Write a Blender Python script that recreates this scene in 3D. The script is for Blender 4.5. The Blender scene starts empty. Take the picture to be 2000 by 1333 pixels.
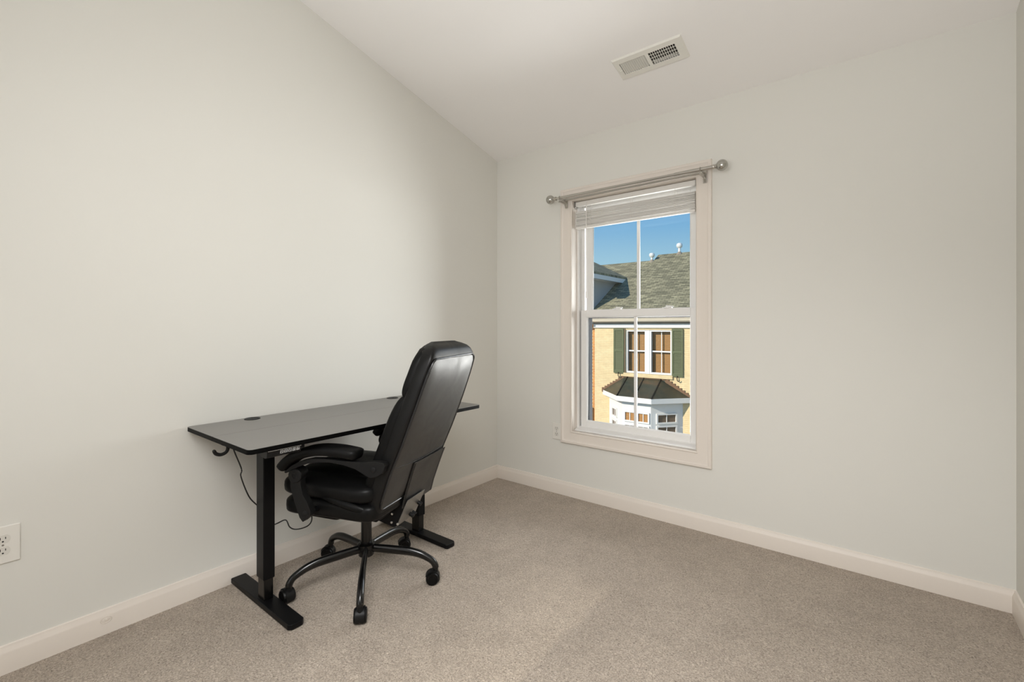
import bpy, bmesh, math, random
from mathutils import Vector, Matrix
random.seed(7)
PI = math.pi
SC = bpy.context.scene
COL = SC.collection

# ---------------------------------------------------------------- materials
def new_mat(name):
    m = bpy.data.materials.new(name); m.use_nodes = True
    nt = m.node_tree; b = nt.nodes['Principled BSDF']
    return m, nt, b

def coords(nt, swz=None, obj='Object'):
    tc = nt.nodes.new('ShaderNodeTexCoord')
    if not swz: return tc.outputs[obj]
    s = nt.nodes.new('ShaderNodeSeparateXYZ'); c = nt.nodes.new('ShaderNodeCombineXYZ')
    nt.links.new(tc.outputs[obj], s.inputs[0])
    for i, ch in enumerate(swz):
        if ch in 'xyz': nt.links.new(s.outputs['xyz'.index(ch)], c.inputs[i])
    return c.outputs[0]

def mix_rgb(nt, fac, a, b, mode='MIX'):
    n = nt.nodes.new('ShaderNodeMix'); n.data_type = 'RGBA'; n.blend_type = mode
    if isinstance(fac, (int, float)): n.inputs[0].default_value = fac
    else: nt.links.new(fac, n.inputs[0])
    for k, v in ((6, a), (7, b)):
        if isinstance(v, tuple): n.inputs[k].default_value = (*v, 1)
        else: nt.links.new(v, n.inputs[k])
    return n.outputs[2]

def ramp(nt, src, stops):
    r = nt.nodes.new('ShaderNodeValToRGB'); nt.links.new(src, r.inputs[0])
    e = r.color_ramp.elements
    while len(e) < len(stops): e.new(0.5)
    for el, (p, c) in zip(e, stops):
        el.position = p; el.color = (*c, 1) if isinstance(c, tuple) else (c, c, c, 1)
    return r.outputs[0]

def noise(nt, vec, scale, detail=3, rough=.5, dist=0):
    n = nt.nodes.new('ShaderNodeTexNoise'); nt.links.new(vec, n.inputs['Vector'])
    n.inputs['Scale'].default_value = scale; n.inputs['Detail'].default_value = detail
    n.inputs['Roughness'].default_value = rough; n.inputs['Distortion'].default_value = dist
    return n.outputs['Fac']

def bump(nt, b, h, strength, dist, prev=None):
    n = nt.nodes.new('ShaderNodeBump'); nt.links.new(h, n.inputs['Height'])
    n.inputs['Strength'].default_value = strength; n.inputs['Distance'].default_value = dist
    if prev: nt.links.new(prev, n.inputs['Normal'])
    nt.links.new(n.outputs[0], b.inputs['Normal'])
    return n.outputs[0]

def simple(name, col, rough=.5, metal=0, spec=.5, nscale=60, nstr=.0, ndist=.002, var=.0, coat=0):
    m, nt, b = new_mat(name)
    b.inputs['Base Color'].default_value = (*col, 1); b.inputs['Roughness'].default_value = rough
    b.inputs['Metallic'].default_value = metal; b.inputs['Specular IOR Level'].default_value = spec
    if coat:
        b.inputs['Coat Weight'].default_value = coat; b.inputs['Coat Roughness'].default_value = .25
    v = coords(nt)
    f = noise(nt, v, nscale)
    if var:
        c = mix_rgb(nt, f, tuple(x * (1 - var) for x in col), tuple(min(1, x * (1 + var)) for x in col))
        nt.links.new(c, b.inputs['Base Color'])
    if nstr: bump(nt, b, f, nstr, ndist)
    return m

WALL = (.70, .69, .645)
M = {}
M['wall'] = simple('wall_paint', WALL, .62, nscale=240, nstr=.06, ndist=.001, var=.008)
M['ceil'] = simple('ceiling_paint', (.87, .855, .84), .8, nscale=200, nstr=.05, ndist=.001, var=.006)
M['trim'] = simple('trim_paint', (.735, .675, .61), .38, nscale=90, nstr=.03, ndist=.001, var=.01)
M['vinyl'] = simple('white_vinyl', (.80, .79, .77), .35, nscale=90, var=.01)
M['track'] = simple('shaded_jamb_track', (.020, .023, .028), .6, 0, .08, var=.1)  # near-black stands in for shade on the white outer jamb
M['blind'] = simple('blind_white', (.74, .72, .68), .4, nscale=90, var=.02)
M['blindtape'] = simple('blind_cord', (.72, .70, .66), .8, var=.03)
M['steel'] = simple('brushed_nickel', (.52, .50, .46), .28, 1, nscale=120, nstr=.03, ndist=.0006, var=.06)
M['plate'] = simple('outlet_plastic', (.74, .72, .67), .35, var=.01)
M['recept'] = simple('outlet_receptacle', (.66, .64, .59), .35, var=.01)
M['slot'] = simple('outlet_slot', (.02, .02, .018), .7)
M['ventw'] = simple('vent_enamel', (.76, .745, .69), .45, nscale=90, var=.02)
M['duct'] = simple('duct_dark', (.17, .16, .135), .8, var=.1)
M['blackmetal'] = simple('black_powder_coat', (.004, .004, .0045), .40, 0, .16, nscale=700, nstr=.12, ndist=.0004)
M['blackgloss'] = simple('black_gloss_enamel', (.003, .003, .003), .20, 0, .5, nscale=60, nstr=.02, ndist=.0005)
M['plastic'] = simple('black_nylon', (.007, .007, .007), .45, 0, .22, nscale=900, nstr=.15, ndist=.0003)
M['rubber'] = simple('caster_wheel_black', (.003, .003, .003), .4, 0, .2)
M['cable'] = simple('cable_black', (.006, .006, .006), .5)
M['silver'] = simple('bolt_silver', (.7, .7, .69), .3, 1)
M['zinc'] = simple('zinc_plate', (.33, .32, .30), .38, .8, nscale=40, var=.1)
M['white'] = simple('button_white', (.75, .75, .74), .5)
M['edge'] = simple('desk_edge_black', (.002, .002, .002), .5, 0, .06)

def leather_mat(name, col, rough, spec=.17, soft=.07):
    m, nt, b = new_mat(name)
    b.inputs['Base Color'].default_value = (*col, 1); b.inputs['Roughness'].default_value = rough; b.inputs['Specular IOR Level'].default_value = spec
    v = coords(nt)
    n1 = noise(nt, v, 260, 3, .6)
    p = bump(nt, b, n1, .12, .0012)
    n2 = noise(nt, v, 9, 3, .55, .8)
    bump(nt, b, n2, soft, .02, p)
    rr = ramp(nt, n2, [(.25, rough - .06), (.8, rough + .1)])
    nt.links.new(rr, b.inputs['Roughness'])
    return m
M['leather'] = leather_mat('black_leather', (.004, .004, .004), .40)
M['backleather'] = leather_mat('glossy_back_leather', (.008, .008, .0075), .43, 1.0, .05)
M['bodyleather'] = leather_mat('backrest_leather', (.004, .004, .004), .40, .28)
M['piping'] = leather_mat('leather_piping', (.010, .010, .010), .3, .6)

def desk_mat():
    m, nt, b = new_mat('desk_black_laminate')
    v = coords(nt)
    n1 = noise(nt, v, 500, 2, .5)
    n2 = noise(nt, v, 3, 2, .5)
    c = mix_rgb(nt, n2, (.180, .173, .162), (.198, .190, .178))  # grey base colour holds the wall's reflection in the black top
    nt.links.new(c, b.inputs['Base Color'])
    b.inputs['Roughness'].default_value = .38
    b.inputs['Specular IOR Level'].default_value = .8
    bump(nt, b, n1, .10, .0004)
    return m
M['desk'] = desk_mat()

def carpet_mat():
    m, nt, b = new_mat('carpet_beige')
    v = coords(nt)
    fine = noise(nt, v, 170, 4, .72, .8)
    mid = noise(nt, v, 60, 3, .6, 1.2)
    big = noise(nt, v, 3.2, 4, .6, .5)
    blot = noise(nt, v, 11, 3, .6, .4)
    c1 = ramp(nt, fine, [(.28, (.13, .10, .075)), (.42, (.385, .32, .256)), (.55, (.545, .465, .382)), (.72, (.74, .645, .545))])
    c2 = ramp(nt, mid, [(.3, (.84, .83, .82)), (.7, (1.08, 1.08, 1.08))])
    c3 = ramp(nt, big, [(.3, (.90, .895, .89)), (.7, (1.05, 1.05, 1.05))])
    c4 = ramp(nt, blot, [(.3, (.93, .925, .92)), (.65, (1.03, 1.03, 1.03))])
    c = mix_rgb(nt, 1, c1, c2, 'MULTIPLY'); c = mix_rgb(nt, 1, c, c3, 'MULTIPLY'); c = mix_rgb(nt, 1, c, c4, 'MULTIPLY')
    # vacuum track: the pile left of a line along the room is brushed the other way
    s = nt.nodes.new('ShaderNodeSeparateXYZ'); nt.links.new(v, s.inputs[0])
    wob = nt.nodes.new('ShaderNodeMath'); wob.operation = 'MULTIPLY_ADD'
    nt.links.new(blot, wob.inputs[0]); wob.inputs[1].default_value = .07
    nt.links.new(s.outputs[0], wob.inputs[2])
    band = ramp(nt, wob.outputs[0], [(0, .5), (1, .5)])
    mr = nt.nodes.new('ShaderNodeMapRange'); nt.links.new(wob.outputs[0], mr.inputs[0])
    mr.inputs[1].default_value = 1.405; mr.inputs[2].default_value = 1.43
    mr.inputs[3].default_value = 1; mr.inputs[4].default_value = 0
    mr2 = nt.nodes.new('ShaderNodeMapRange'); nt.links.new(wob.outputs[0], mr2.inputs[0])
    mr2.inputs[1].default_value = .9; mr2.inputs[2].default_value = 1.40
    mr2.inputs[3].default_value = .25; mr2.inputs[4].default_value = 1
    mr3 = nt.nodes.new('ShaderNodeMapRange'); nt.links.new(s.outputs[1], mr3.inputs[0])
    mr3.inputs[1].default_value = -.75; mr3.inputs[2].default_value = -.95
    mr3.inputs[3].default_value = 0; mr3.inputs[4].default_value = 1
    mm = nt.nodes.new('ShaderNodeMath'); mm.operation = 'MULTIPLY'
    nt.links.new(mr.outputs[0], mm.inputs[0]); nt.links.new(mr2.outputs[0], mm.inputs[1])
    mm2 = nt.nodes.new('ShaderNodeMath'); mm2.operation = 'MULTIPLY'
    nt.links.new(mm.outputs[0], mm2.inputs[0]); nt.links.new(mr3.outputs[0], mm2.inputs[1])
    nt.nodes.remove(band.node)
    c5 = ramp(nt, mm2.outputs[0], [(0, (1, 1, 1)), (1, (1.17, 1.165, 1.15))])
    c = mix_rgb(nt, 1, c, c5, 'MULTIPLY')
    nt.links.new(c, b.inputs['Base Color'])
    b.inputs['Roughness'].default_value = .95; b.inputs['Specular IOR Level'].default_value = .1
    b.inputs['Sheen Weight'].default_value = .15
    p = bump(nt, b, mid, .6, .014)
    bump(nt, b, fine, .9, .007, p)
    return m
M['carpet'] = carpet_mat()

def glass_mat():
    m = bpy.data.materials.new('window_glass'); m.use_nodes = True
    nt = m.node_tree; nt.nodes.clear()
    o = nt.nodes.new('ShaderNodeOutputMaterial'); t = nt.nodes.new('ShaderNodeBsdfTransparent')
    g = nt.nodes.new('ShaderNodeBsdfGlossy'); g.inputs['Roughness'].default_value = .02
    t.inputs[0].default_value = (.97, .98, .97, 1)
    mx = nt.nodes.new('ShaderNodeMixShader'); fr = nt.nodes.new('ShaderNodeFresnel'); fr.inputs[0].default_value = 1.25
    nt.links.new(fr.outputs[0], mx.inputs[0]); nt.links.new(t.outputs[0], mx.inputs[1]); nt.links.new(g.outputs[0], mx.inputs[2])
    nt.links.new(mx.outputs[0], o.inputs[0])
    return m
M['glass'] = glass_mat()

def crystal_mat():
    m, nt, b = new_mat('finial_glass')
    b.inputs['Base Color'].default_value = (.50, .49, .45, 1); b.inputs['Roughness'].default_value = .14
    b.inputs['Metallic'].default_value = .75; b.inputs['Transmission Weight'].default_value = .5
    b.inputs['IOR'].default_value = 1.5
    return m
M['crystal'] = crystal_mat()

def brick_mat(name, swz, c1, c2, mortar, bw, bh, mort=.012, bias=0, bumpd=.006, var=.12):
    m, nt, b = new_mat(name)
    v = coords(nt, swz)
    t = nt.nodes.new('ShaderNodeTexBrick'); nt.links.new(v, t.inputs['Vector'])
    t.inputs['Color1'].default_value = (*c1, 1); t.inputs['Color2'].default_value = (*c2, 1); t.inputs['Mortar'].default_value = (*mortar, 1)
    t.inputs['Scale'].default_value = 1; t.inputs['Mortar Size'].default_value = mort; t.inputs['Bias'].default_value = bias
    t.inputs['Brick Width'].default_value = bw; t.inputs['Row Height'].default_value = bh
    n = noise(nt, v, 5, 4, .6)
    k = ramp(nt, n, [(.25, 1 - var), (.75, 1 + var * .6)])
    c = mix_rgb(nt, 1, t.outputs['Color'], k, 'MULTIPLY')
    nt.links.new(c, b.inputs['Base Color']); b.inputs['Roughness'].default_value = .85
    inv = nt.nodes.new('ShaderNodeMath'); inv.operation = 'SUBTRACT'; inv.inputs[0].default_value = 1
    nt.links.new(t.outputs['Fac'], inv.inputs[1])
    bump(nt, b, inv.outputs[0], .8, bumpd)
    return m
M['ybrick'] = brick_mat('painted_yellow_brick', 'xz0', (.79, .60, .34), (.82, .64, .375), (.75, .565, .315), .20, .062, .005)
M['obrick'] = brick_mat('orange_brick', 'xz0', (.52, .14, .02), (.68, .24, .03), (.70, .50, .26), .20, .060, .012)
def shingle_mat():
    m, nt, b = new_mat('roof_shingles')
    v = coords(nt, 'xy0')
    t = nt.nodes.new('ShaderNodeTexBrick'); nt.links.new(v, t.inputs['Vector'])
    t.inputs['Color1'].default_value = (.19, .175, .115, 1); t.inputs['Color2'].default_value = (.42, .38, .24, 1); t.inputs['Mortar'].default_value = (.09, .08, .055, 1)
    t.inputs['Scale'].default_value = 1; t.inputs['Mortar Size'].default_value = .007
    t.inputs['Brick Width'].default_value = .24; t.inputs['Row Height'].default_value = .08
    mp = nt.nodes.new('ShaderNodeMapping'); nt.links.new(v, mp.inputs[0]); mp.inputs['Scale'].default_value = (1.1, 7, 1)
    n = noise(nt, mp.outputs[0], 2.4, 3, .6)
    k = ramp(nt, n, [(.3, .72), (.7, 1.22)])
    c = mix_rgb(nt, 1, t.outputs['Color'], k, 'MULTIPLY')
    nt.links.new(c, b.inputs['Base Color']); b.inputs['Roughness'].default_value = .95; b.inputs['Specular IOR Level'].default_value = .15
    inv = nt.nodes.new('ShaderNodeMath'); inv.operation = 'SUBTRACT'; inv.inputs[0].default_value = 1
    nt.links.new(t.outputs['Fac'], inv.inputs[1]); bump(nt, b, inv.outputs[0], .9, .01)
    return m
M['shingle'] = shingle_mat()
M['extwhite'] = simple('exterior_white_paint', (.80, .77, .73), .5, var=.02, nscale=4)
M['gutter'] = simple('gutter_tan', (.72, .61, .47), .45, var=.06, nscale=3)
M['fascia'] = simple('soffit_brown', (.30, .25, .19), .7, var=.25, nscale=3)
M['shutter'] = simple('shutter_green', (.110, .122, .055), .6, var=.12, nscale=6)
M['shutterside'] = simple('shutter_edge_brown', (.20, .14, .075), .6, var=.12, nscale=6)
M['iron'] = simple('hook_iron', (.05, .035, .02), .6)
M['siding'] = simple('dormer_grey_siding', (.42, .40, .38), .7, var=.06, nscale=3)
M['galv'] = simple('vent_galvanised', (.80, .79, .77), .45, .1, var=.05)
M['asphalt'] = simple('street_asphalt', (.30, .29, .28), .9, var=.2, nscale=3)
M['browning'] = simple('bay_pane_brown', (.16, .11, .07), .6, var=.1)  # even brown for the panes on the angled bay sides
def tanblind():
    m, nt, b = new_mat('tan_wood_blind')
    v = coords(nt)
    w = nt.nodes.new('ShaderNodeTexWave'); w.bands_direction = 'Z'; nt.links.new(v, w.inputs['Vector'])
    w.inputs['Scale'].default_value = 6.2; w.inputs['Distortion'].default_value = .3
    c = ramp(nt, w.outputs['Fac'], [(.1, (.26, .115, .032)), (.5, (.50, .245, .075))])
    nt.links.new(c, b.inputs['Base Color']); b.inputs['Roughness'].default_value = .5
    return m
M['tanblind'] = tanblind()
def copper():
    m, nt, b = new_mat('patinated_copper')
    v = coords(nt)
    n = noise(nt, v, 1.6, 5, .65, .6)
    c = ramp(nt, n, [(.34, (.055, .066, .050)), (.55, (.085, .078, .052)), (.72, (.16, .095, .052))])
    nt.links.new(c, b.inputs['Base Color']); b.inputs['Roughness'].default_value = .5; b.inputs['Metallic'].default_value = .35
    return m
M['copper'] = copper()
M['copperedge'] = simple('copper_flashing', (.20, .11, .06), .6, .2, var=.2, nscale=8)
M['seam'] = simple('copper_seam_dark', (.02, .016, .012), .6)

# ---------------------------------------------------------------- geometry helpers
class B:
    def __init__(s): s.bm = bmesh.new()
    def poly(s, vs): s.bm.faces.new([s.bm.verts.new(v) for v in vs]); return s
    def hexa(s, p):
        v = [s.bm.verts.new(q) for q in p]
        for f in ((0, 3, 2, 1), (4, 5, 6, 7), (0, 1, 5, 4), (1, 2, 6, 5), (2, 3, 7, 6), (3, 0, 4, 7)):
            s.bm.faces.new([v[i] for i in f])
        return s
    def box(s, x0, x1, y0, y1, z0, z1, fn=None):
        p = [(x0, y0, z0), (x1, y0, z0), (x1, y1, z0), (x0, y1, z0), (x0, y0, z1), (x1, y0, z1), (x1, y1, z1), (x0, y1, z1)]
        return s.hexa([fn(*q) for q in p] if fn else p)
    def loft(s, rings, caps=True, closed=False):
        R = [[s.bm.verts.new(p) for p in r] for r in rings]
        n = len(R[0]); m = len(R)
        for i in range(m if closed else m - 1):
            a, b = R[i], R[(i + 1) % m]
            for j in range(n):
                s.bm.faces.new((a[j], a[(j + 1) % n], b[(j + 1) % n], b[j]))
        if caps and not closed:
            s.bm.faces.new(R[0][::-1]); s.bm.faces.new(R[-1])
        return s
    def tube(s, pts, r, n=12, up=(0, 0, 1), caps=True, closed=False):
        pts = [Vector(p) for p in pts]; m = len(pts); rings = []
        for i, p in enumerate(pts):
            if closed: t = (pts[(i + 1) % m] - pts[i - 1])
            else: t = pts[min(i + 1, m - 1)] - pts[max(i - 1, 0)]
            t.normalize()
            u = Vector(up)
            if abs(u.dot(t)) > .98: u = Vector((1, 0, 0)) if abs(t.x) < .9 else Vector((0, 1, 0))
            a = t.cross(u).normalized(); b = a.cross(t).normalized()
            rr = r[i] if isinstance(r, list) else r
            ra, rb = rr if isinstance(rr, tuple) else (rr, rr)
            rings.append([p + a * (ra * math.cos(2 * PI * k / n)) + b * (rb * math.sin(2 * PI * k / n)) for k in range(n)])
        return s.loft(rings, caps, closed)
    def lathe(s, prof, c=(0, 0, 0), axis=(0, 0, 1), n=24):
        ax = Vector(axis).normalized(); u = ax.orthogonal().normalized(); w = ax.cross(u); c = Vector(c)
        rings = [[c + ax * h + (u * math.cos(2 * PI * k / n) + w * math.sin(2 * PI * k / n)) * max(r, 1e-5) for k in range(n)] for r, h in prof]
        return s.loft(rings)
    def ball(s, c, r, n=24, sc=(1, 1, 1)):
        rings = []
        m = n // 2
        for i in range(1, m):
            th = PI * i / m
            rings.append([(c[0] + sc[0] * r * math.sin(th) * math.cos(2 * PI * k / n), c[1] + sc[1] * r * math.sin(th) * math.sin(2 * PI * k / n), c[2] - sc[2] * r * math.cos(th)) for k in range(n)])
        return s.loft(rings)
    def prism(s, poly, fn, d0, d1, inset=0, depth=0):
        a = [s.bm.verts.new(fn(x, y, d0)) for x, y in poly]; b = [s.bm.verts.new(fn(x, y, d1)) for x, y in poly]
        n = len(poly)
        fa = s.bm.faces.new(a[::-1]); fb = s.bm.faces.new(b)
        for i in range(n): s.bm.faces.new((a[i], a[(i + 1) % n], b[(i + 1) % n], b[i]))
        if inset:
            bmesh.ops.inset_region(s.bm, faces=[fb], thickness=inset, depth=depth, use_even_offset=True)
        return s
    def superq(s, c, h, e1, e2, n=48, m=24, fn=None):
        sg = lambda v, e: math.copysign(abs(v) ** e, v)
        rings = []
        for i in range(1, m):
            ph = -PI / 2 + PI * i / m
            cz, sz = math.cos(ph), math.sin(ph)
            ring = []
            for k in range(n):
                th = 2 * PI * k / n
                p = (c[0] + h[0] * sg(cz, e1) * sg(math.cos(th), e2), c[1] + h[1] * sg(cz, e1) * sg(math.sin(th), e2), c[2] + h[2] * sg(sz, e1))
                ring.append(fn(*p) if fn else p)
            rings.append(ring)
        return s.loft(rings)

ROOTM = {}
def top_of(o):
    while o.parent: o = o.parent
    return o
def obj(name, b, mat, parent=None, smooth=True, bevel=0, seg=2, sub=0, ang=38, local=False):
    bm = b.bm
    bmesh.ops.remove_doubles(bm, verts=bm.verts, dist=1e-6)
    bmesh.ops.recalc_face_normals(bm, faces=bm.faces)
    if parent and not local:
        bm.transform(ROOTM[top_of(parent).name].inverted())
    for f in bm.faces: f.smooth = smooth
    if smooth and not bevel:
        for e in bm.edges:
            if len(e.link_faces) == 2 and e.calc_face_angle(0) > math.radians(ang): e.smooth = False
    me = bpy.data.meshes.new(name); bm.to_mesh(me); bm.free()
    o = bpy.data.objects.new(name, me); COL.objects.link(o)
    me.materials.append(mat)
    if parent: o.parent = parent
    else: ROOTM[o.name] = Matrix.Identity(4)
    if bevel:
        md = o.modifiers.new('bevel', 'BEVEL'); md.width = bevel; md.segments = seg; md.limit_method = 'ANGLE'; md.angle_limit = math.radians(35); md.harden_normals = True
    if sub:
        md = o.modifiers.new('sub', 'SUBSURF'); md.levels = sub; md.render_levels = sub
    return o
def tag(o, label=None, cat=None, group=None, kind=None):
    if label: o['label'] = label
    if cat: o['category'] = cat
    if group: o['group'] = group
    if kind: o['kind'] = kind
    return o
def root(name, loc, rz=0, rot=None, **kw):
    o = bpy.data.objects.new(name, None); COL.objects.link(o); o.empty_display_size = .1
    o.location = loc; o.rotation_euler = rot or (0, 0, rz)
    ROOTM[o.name] = Matrix.Translation(loc) @ (rot.to_matrix().to_4x4() if rot else Matrix.Rotation(rz, 4, 'Z'))
    return tag(o, **kw)
def struct(o): o['kind'] = 'structure'; return o
def smooth_path(pts, k=6):
    P = [Vector(p) for p in pts]; out = []
    for i in range(len(P) - 1):
        p0, p1, p2, p3 = P[max(i - 1, 0)], P[i], P[i + 1], P[min(i + 2, len(P) - 1)]
        for j in range(k):
            t = j / k
            out.append(.5 * ((2 * p1) + (p2 - p0) * t + (2 * p0 - 5 * p1 + 4 * p2 - p3) * t * t + (3 * p1 - p0 - 3 * p2 + p3) * t ** 3))
    out.append(P[-1]); return out
def interp(tab, z):
    if z <= tab[0][0]: return tab[0][1]
    for (a, va), (b_, vb) in zip(tab, tab[1:]):
        if z <= b_: return va + (vb - va) * (z - a) / (b_ - a)
    return tab[-1][1]

# ---------------------------------------------------------------- room shell
RX, RY = 2.75, -5.2          # right wall, wall behind the camera
CS, CZ = .2464, 2.441        # ceiling slope and height at the window wall
ceil_z = lambda y: CZ - CS * y
struct(obj('floor', B().box(-.2, RX + .2, RY - .2, .2, -.12, 0), M['carpet'], smooth=False))
def wallpoly(x0, x1):
    b = B()
    yz = [(.2, -.12), (RY - .2, -.12), (RY - .2, ceil_z(RY - .2) + .15), (.2, ceil_z(.2) + .15)]
    b.prism(yz, lambda u, v, d: (d, u, v), x0, x1); return b
struct(obj('wall_left', wallpoly(-.2, 0), M['wall'], smooth=False))
struct(obj('wall_right', wallpoly(RX, RX + .2), M['wall'], smooth=False))
struct(obj('wall_front', B().box(-.2, RX + .2, RY - .2, RY, -.12, 3.9), M['wall'], smooth=False))
WX0, WX1, WZ0, WZ1 = .672, 1.493, .449, 2.02
b = B()
b.box(-.2, WX0 - .012, 0, .22, -.12, 2.6).box(WX1 + .012, RX + .2, 0, .22, -.12, 2.6)
b.box(WX0 - .012, WX1 + .012, 0, .22, -.12, WZ0 - .012).box(WX0 - .012, WX1 + .012, 0, .22, WZ1 + .012, 2.6)
struct(obj('wall_back', b, M['wall'], smooth=False))
# ceiling with the hole of the vent; local (x, s up the slope, n out of the room)
cth = math.atan(CS); cc, ss = math.cos(cth), math.sin(cth)
def cfn(x, s, n): return (x, -s * cc + n * ss, CZ + s * ss + n * cc)
VX, VS = 1.387, .43 / cc
hx0, hx1, hs0, hs1 = 1.232, 1.533, .375 / cc, .482 / cc
b = B(); SL = 5.5
b.box(-.2, hx0, -.3, SL, 0, .12, cfn).box(hx1, RX + .2, -.3, SL, 0, .12, cfn)
b.box(hx0, hx1, -.3, hs0, 0, .12, cfn).box(hx0, hx1, hs1, SL, 0, .12, cfn)
struct(obj('ceiling', b, M['ceil'], smooth=False))

def baseboard(name, p0, p1, nrm):
    prof = [(0, 0), (.014, 0), (.014, .068), (.0125, .074), (.008, .084), (.0065, .092), (0, .094)]
    r = []
    for p in (p0, p1): r.append([(p[0] + nrm[0] * d, p[1] + nrm[1] * d, z) for d, z in prof])
    return struct(obj(name, B().loft(r), M['trim'], ang=60))
baseboard('baseboard_left', (0, RY, 0), (0, 0, 0), (1, 0))
baseboard('baseboard_back', (0, 0, 0), (RX, 0, 0), (0, -1))
baseboard('baseboard_right', (RX, 0, 0), (RX, RY, 0), (-1, 0))
baseboard('baseboard_front', (RX, RY, 0), (0, RY, 0), (0, 1))

# ---------------------------------------------------------------- window
def frame_sweep(b, x0, x1, z0, z1, prof):
    """closed picture-frame: prof is (outward offset, y) pairs swept round the rectangle"""
    rings = []
    for (sx, sz) in ((0, 0), (1, 0), (1, 1), (0, 1)):
        rings.append([((x0 - d) if sx == 0 else (x1 + d), y, (z0 - d) if sz == 0 else (z1 + d)) for d, y in prof])
    return b.loft(rings, closed=True)
win = root('window_1', (1.0825, 0, WZ0), kind='structure')
cas = frame_sweep(B(), WX0, WX1, WZ0, WZ1, [(0, .0), (0, -.008), (.006, -.012), (.012, -.009), (.02, -.0095), (.055, -.013), (.066, -.016), (.07, -.019), (.082, -.019), (.086, -.015), (.086, 0)])
obj('casing', cas, M['trim'], win, ang=25)
# jamb extension (flat liner of the reveal) and vinyl frame with tracks
jam = frame_sweep(B(), WX0, WX1, WZ0, WZ1, [(0, -.002), (.012, -.002), (.012, .088), (0, .088)])
obj('jamb', jam, M['trim'], win, smooth=False)
fx0, fx1, fz0, fz1 = WX0 + .004, WX1 - .004, WZ0 + .004, WZ1 - .004
vf = B()
frame_sweep(vf, fx0, fx1, fz0, fz1, [(-.010, .062), (.004, .062), (.004, .075), (-.010, .075)])
frame_sweep(vf, fx0, fx1, fz0, fz1, [(-.004, .075), (.012, .075), (.012, .21), (-.004, .21)])
frame_sweep(vf, fx0 + .012, fx1 - .012, fz0 + .006, fz1 - .012, [(-.010, .118), (.010, .118), (.010, .126), (-.010, .126)])
obj('window_frame', vf, M['vinyl'], win, smooth=False)
# sloping sill of the vinyl frame
obj('sill', B().hexa([(fx0, .02, fz0 - .002), (fx1, .02, fz0 - .002), (fx1, .09, fz0 - .002), (fx0, .09, fz0 - .002), (fx0, .02, fz0 + .004), (fx1, .02, fz0 + .004), (fx1, .09, fz0 + .020), (fx0, .09, fz0 + .020)]), M['vinyl'], win, smooth=False)
def sash(name, x0, x1, z0, z1, y0, y1, st, br, tr, gy):
    s = B(); gx0, gx1, gz0, gz1 = x0 + st, x1 - st, z0 + br, z1 - tr
    s.box(x0, gx0, y0, y1, z0, z1).box(gx1, x1, y0, y1, z0, z1).box(gx0, gx1, y0, y1, z0, gz0).box(gx0, gx1, y0, y1, gz1, z1)
    o = obj(name, s, M['vinyl'], win, bevel=.003)
    bead = frame_sweep(B(), gx0, gx1, gz0, gz1, [(0, y0 + .004), (0, gy - .004), (-.006, gy - .004), (-.002, y0 + .006)])
    obj('glazing_bead', bead, M['vinyl'], o, smooth=False)
    obj('pane', B().box(gx0 - .003, gx1 + .003, gy - .002, gy + .002, gz0 - .003, gz1 + .003), M['glass'], o, smooth=False)
    cx = (x0 + x1) / 2
    obj('muntin', B().box(cx - .010, cx + .010, gy - .008, gy + .008, gz0, gz1), M['vinyl'], o, bevel=.004)
    return o
low = sash('lower_sash', .690, 1.476, .470, 1.276, .084, .116, .042, .042, .046, .102)
up = sash('upper_sash', .706, 1.462, 1.230, 2.0, .130, .160, .043, .046, .045, .146)
def lock(x):
    s = B(); s.lathe([(.0, 0), (.022, 0), (.022, .006), (.016, .010), (0, .012)], (x, .1, 1.276), (0, 0, 1), 20)
    s.box(x - .03, x + .03, .088, .112, 1.276, 1.284)
    s.hexa([(x - .008, .092, 1.284), (x + .04, .096, 1.284), (x + .04, .104, 1.284), (x - .008, .108, 1.284), (x - .008, .092, 1.296), (x + .036, .096, 1.292), (x + .036, .104, 1.292), (x - .008, .108, 1.296)])
    obj('sash_lock', s, M['vinyl'], low, bevel=.002)
lock(.955); lock(1.29)
# outer jamb by the lower sash; its shade is put into the dark colour
jamb_strip = frame_sweep(B(), .735, 1.445, .50, 1.222, [(0, .120), (0, .166), (.03, .166), (.03, .120)])
obj('shaded_jamb_strip', jamb_strip, M['track'], win, smooth=False)

# ---------------------------------------------------------------- mini blind, pulled up
bl = root('window_blind', (1.0825, .04, WZ1), label='white mini blind pulled up tight under the head of the window', cat='blind')
BX0, BX1 = WX0 + .012, WX1 - .012
hr = B(); hr.box(BX0, BX1, .022, .050, 1.986, 2.016)
obj('headrail', hr, M['blind'], bl, bevel=.002)
for sx in (0, 1):
    x = BX0 - .01 if sx == 0 else BX1 + .001
    obj('end_bracket', B().prism([(.018, 1.978), (.018, 2.018), (.056, 2.018), (.056, 1.99), (.044, 1.978)], lambda u, v, d: (d, u, v), x, x + .009), M['zinc'], bl, bevel=.002)
zz = 1.953
for i in range(26):
    t = .0006
    dz = .0038 + (.0022 if i in (5, 9, 10, 17) else 0)
    zz -= dz * .93
    off = random.uniform(-.0015, .0015); tilt = random.uniform(-.0012, .0012)
    s = B(); ys = [.022, .029, .036, .043, .050]; hz = [0, .0014, .002, .0014, 0]
    r = []
    for x, tl in ((BX0 + .002, tilt), (BX1 - .002, -tilt)):
        r.append([(x, y + off, zz + h + tl) for y, h in zip(ys, hz)] + [(x, y + off, zz + h + tl - .0026) for y, h in zip(ys[::-1], hz[::-1])])
    obj('slat', s.loft(r), M['blind'], bl, ang=60)
obj('bottom_rail', B().box(BX0 + .001, BX1 - .001, .021, .051, 1.832, 1.848), M['blind'], bl, bevel=.004)
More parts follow.
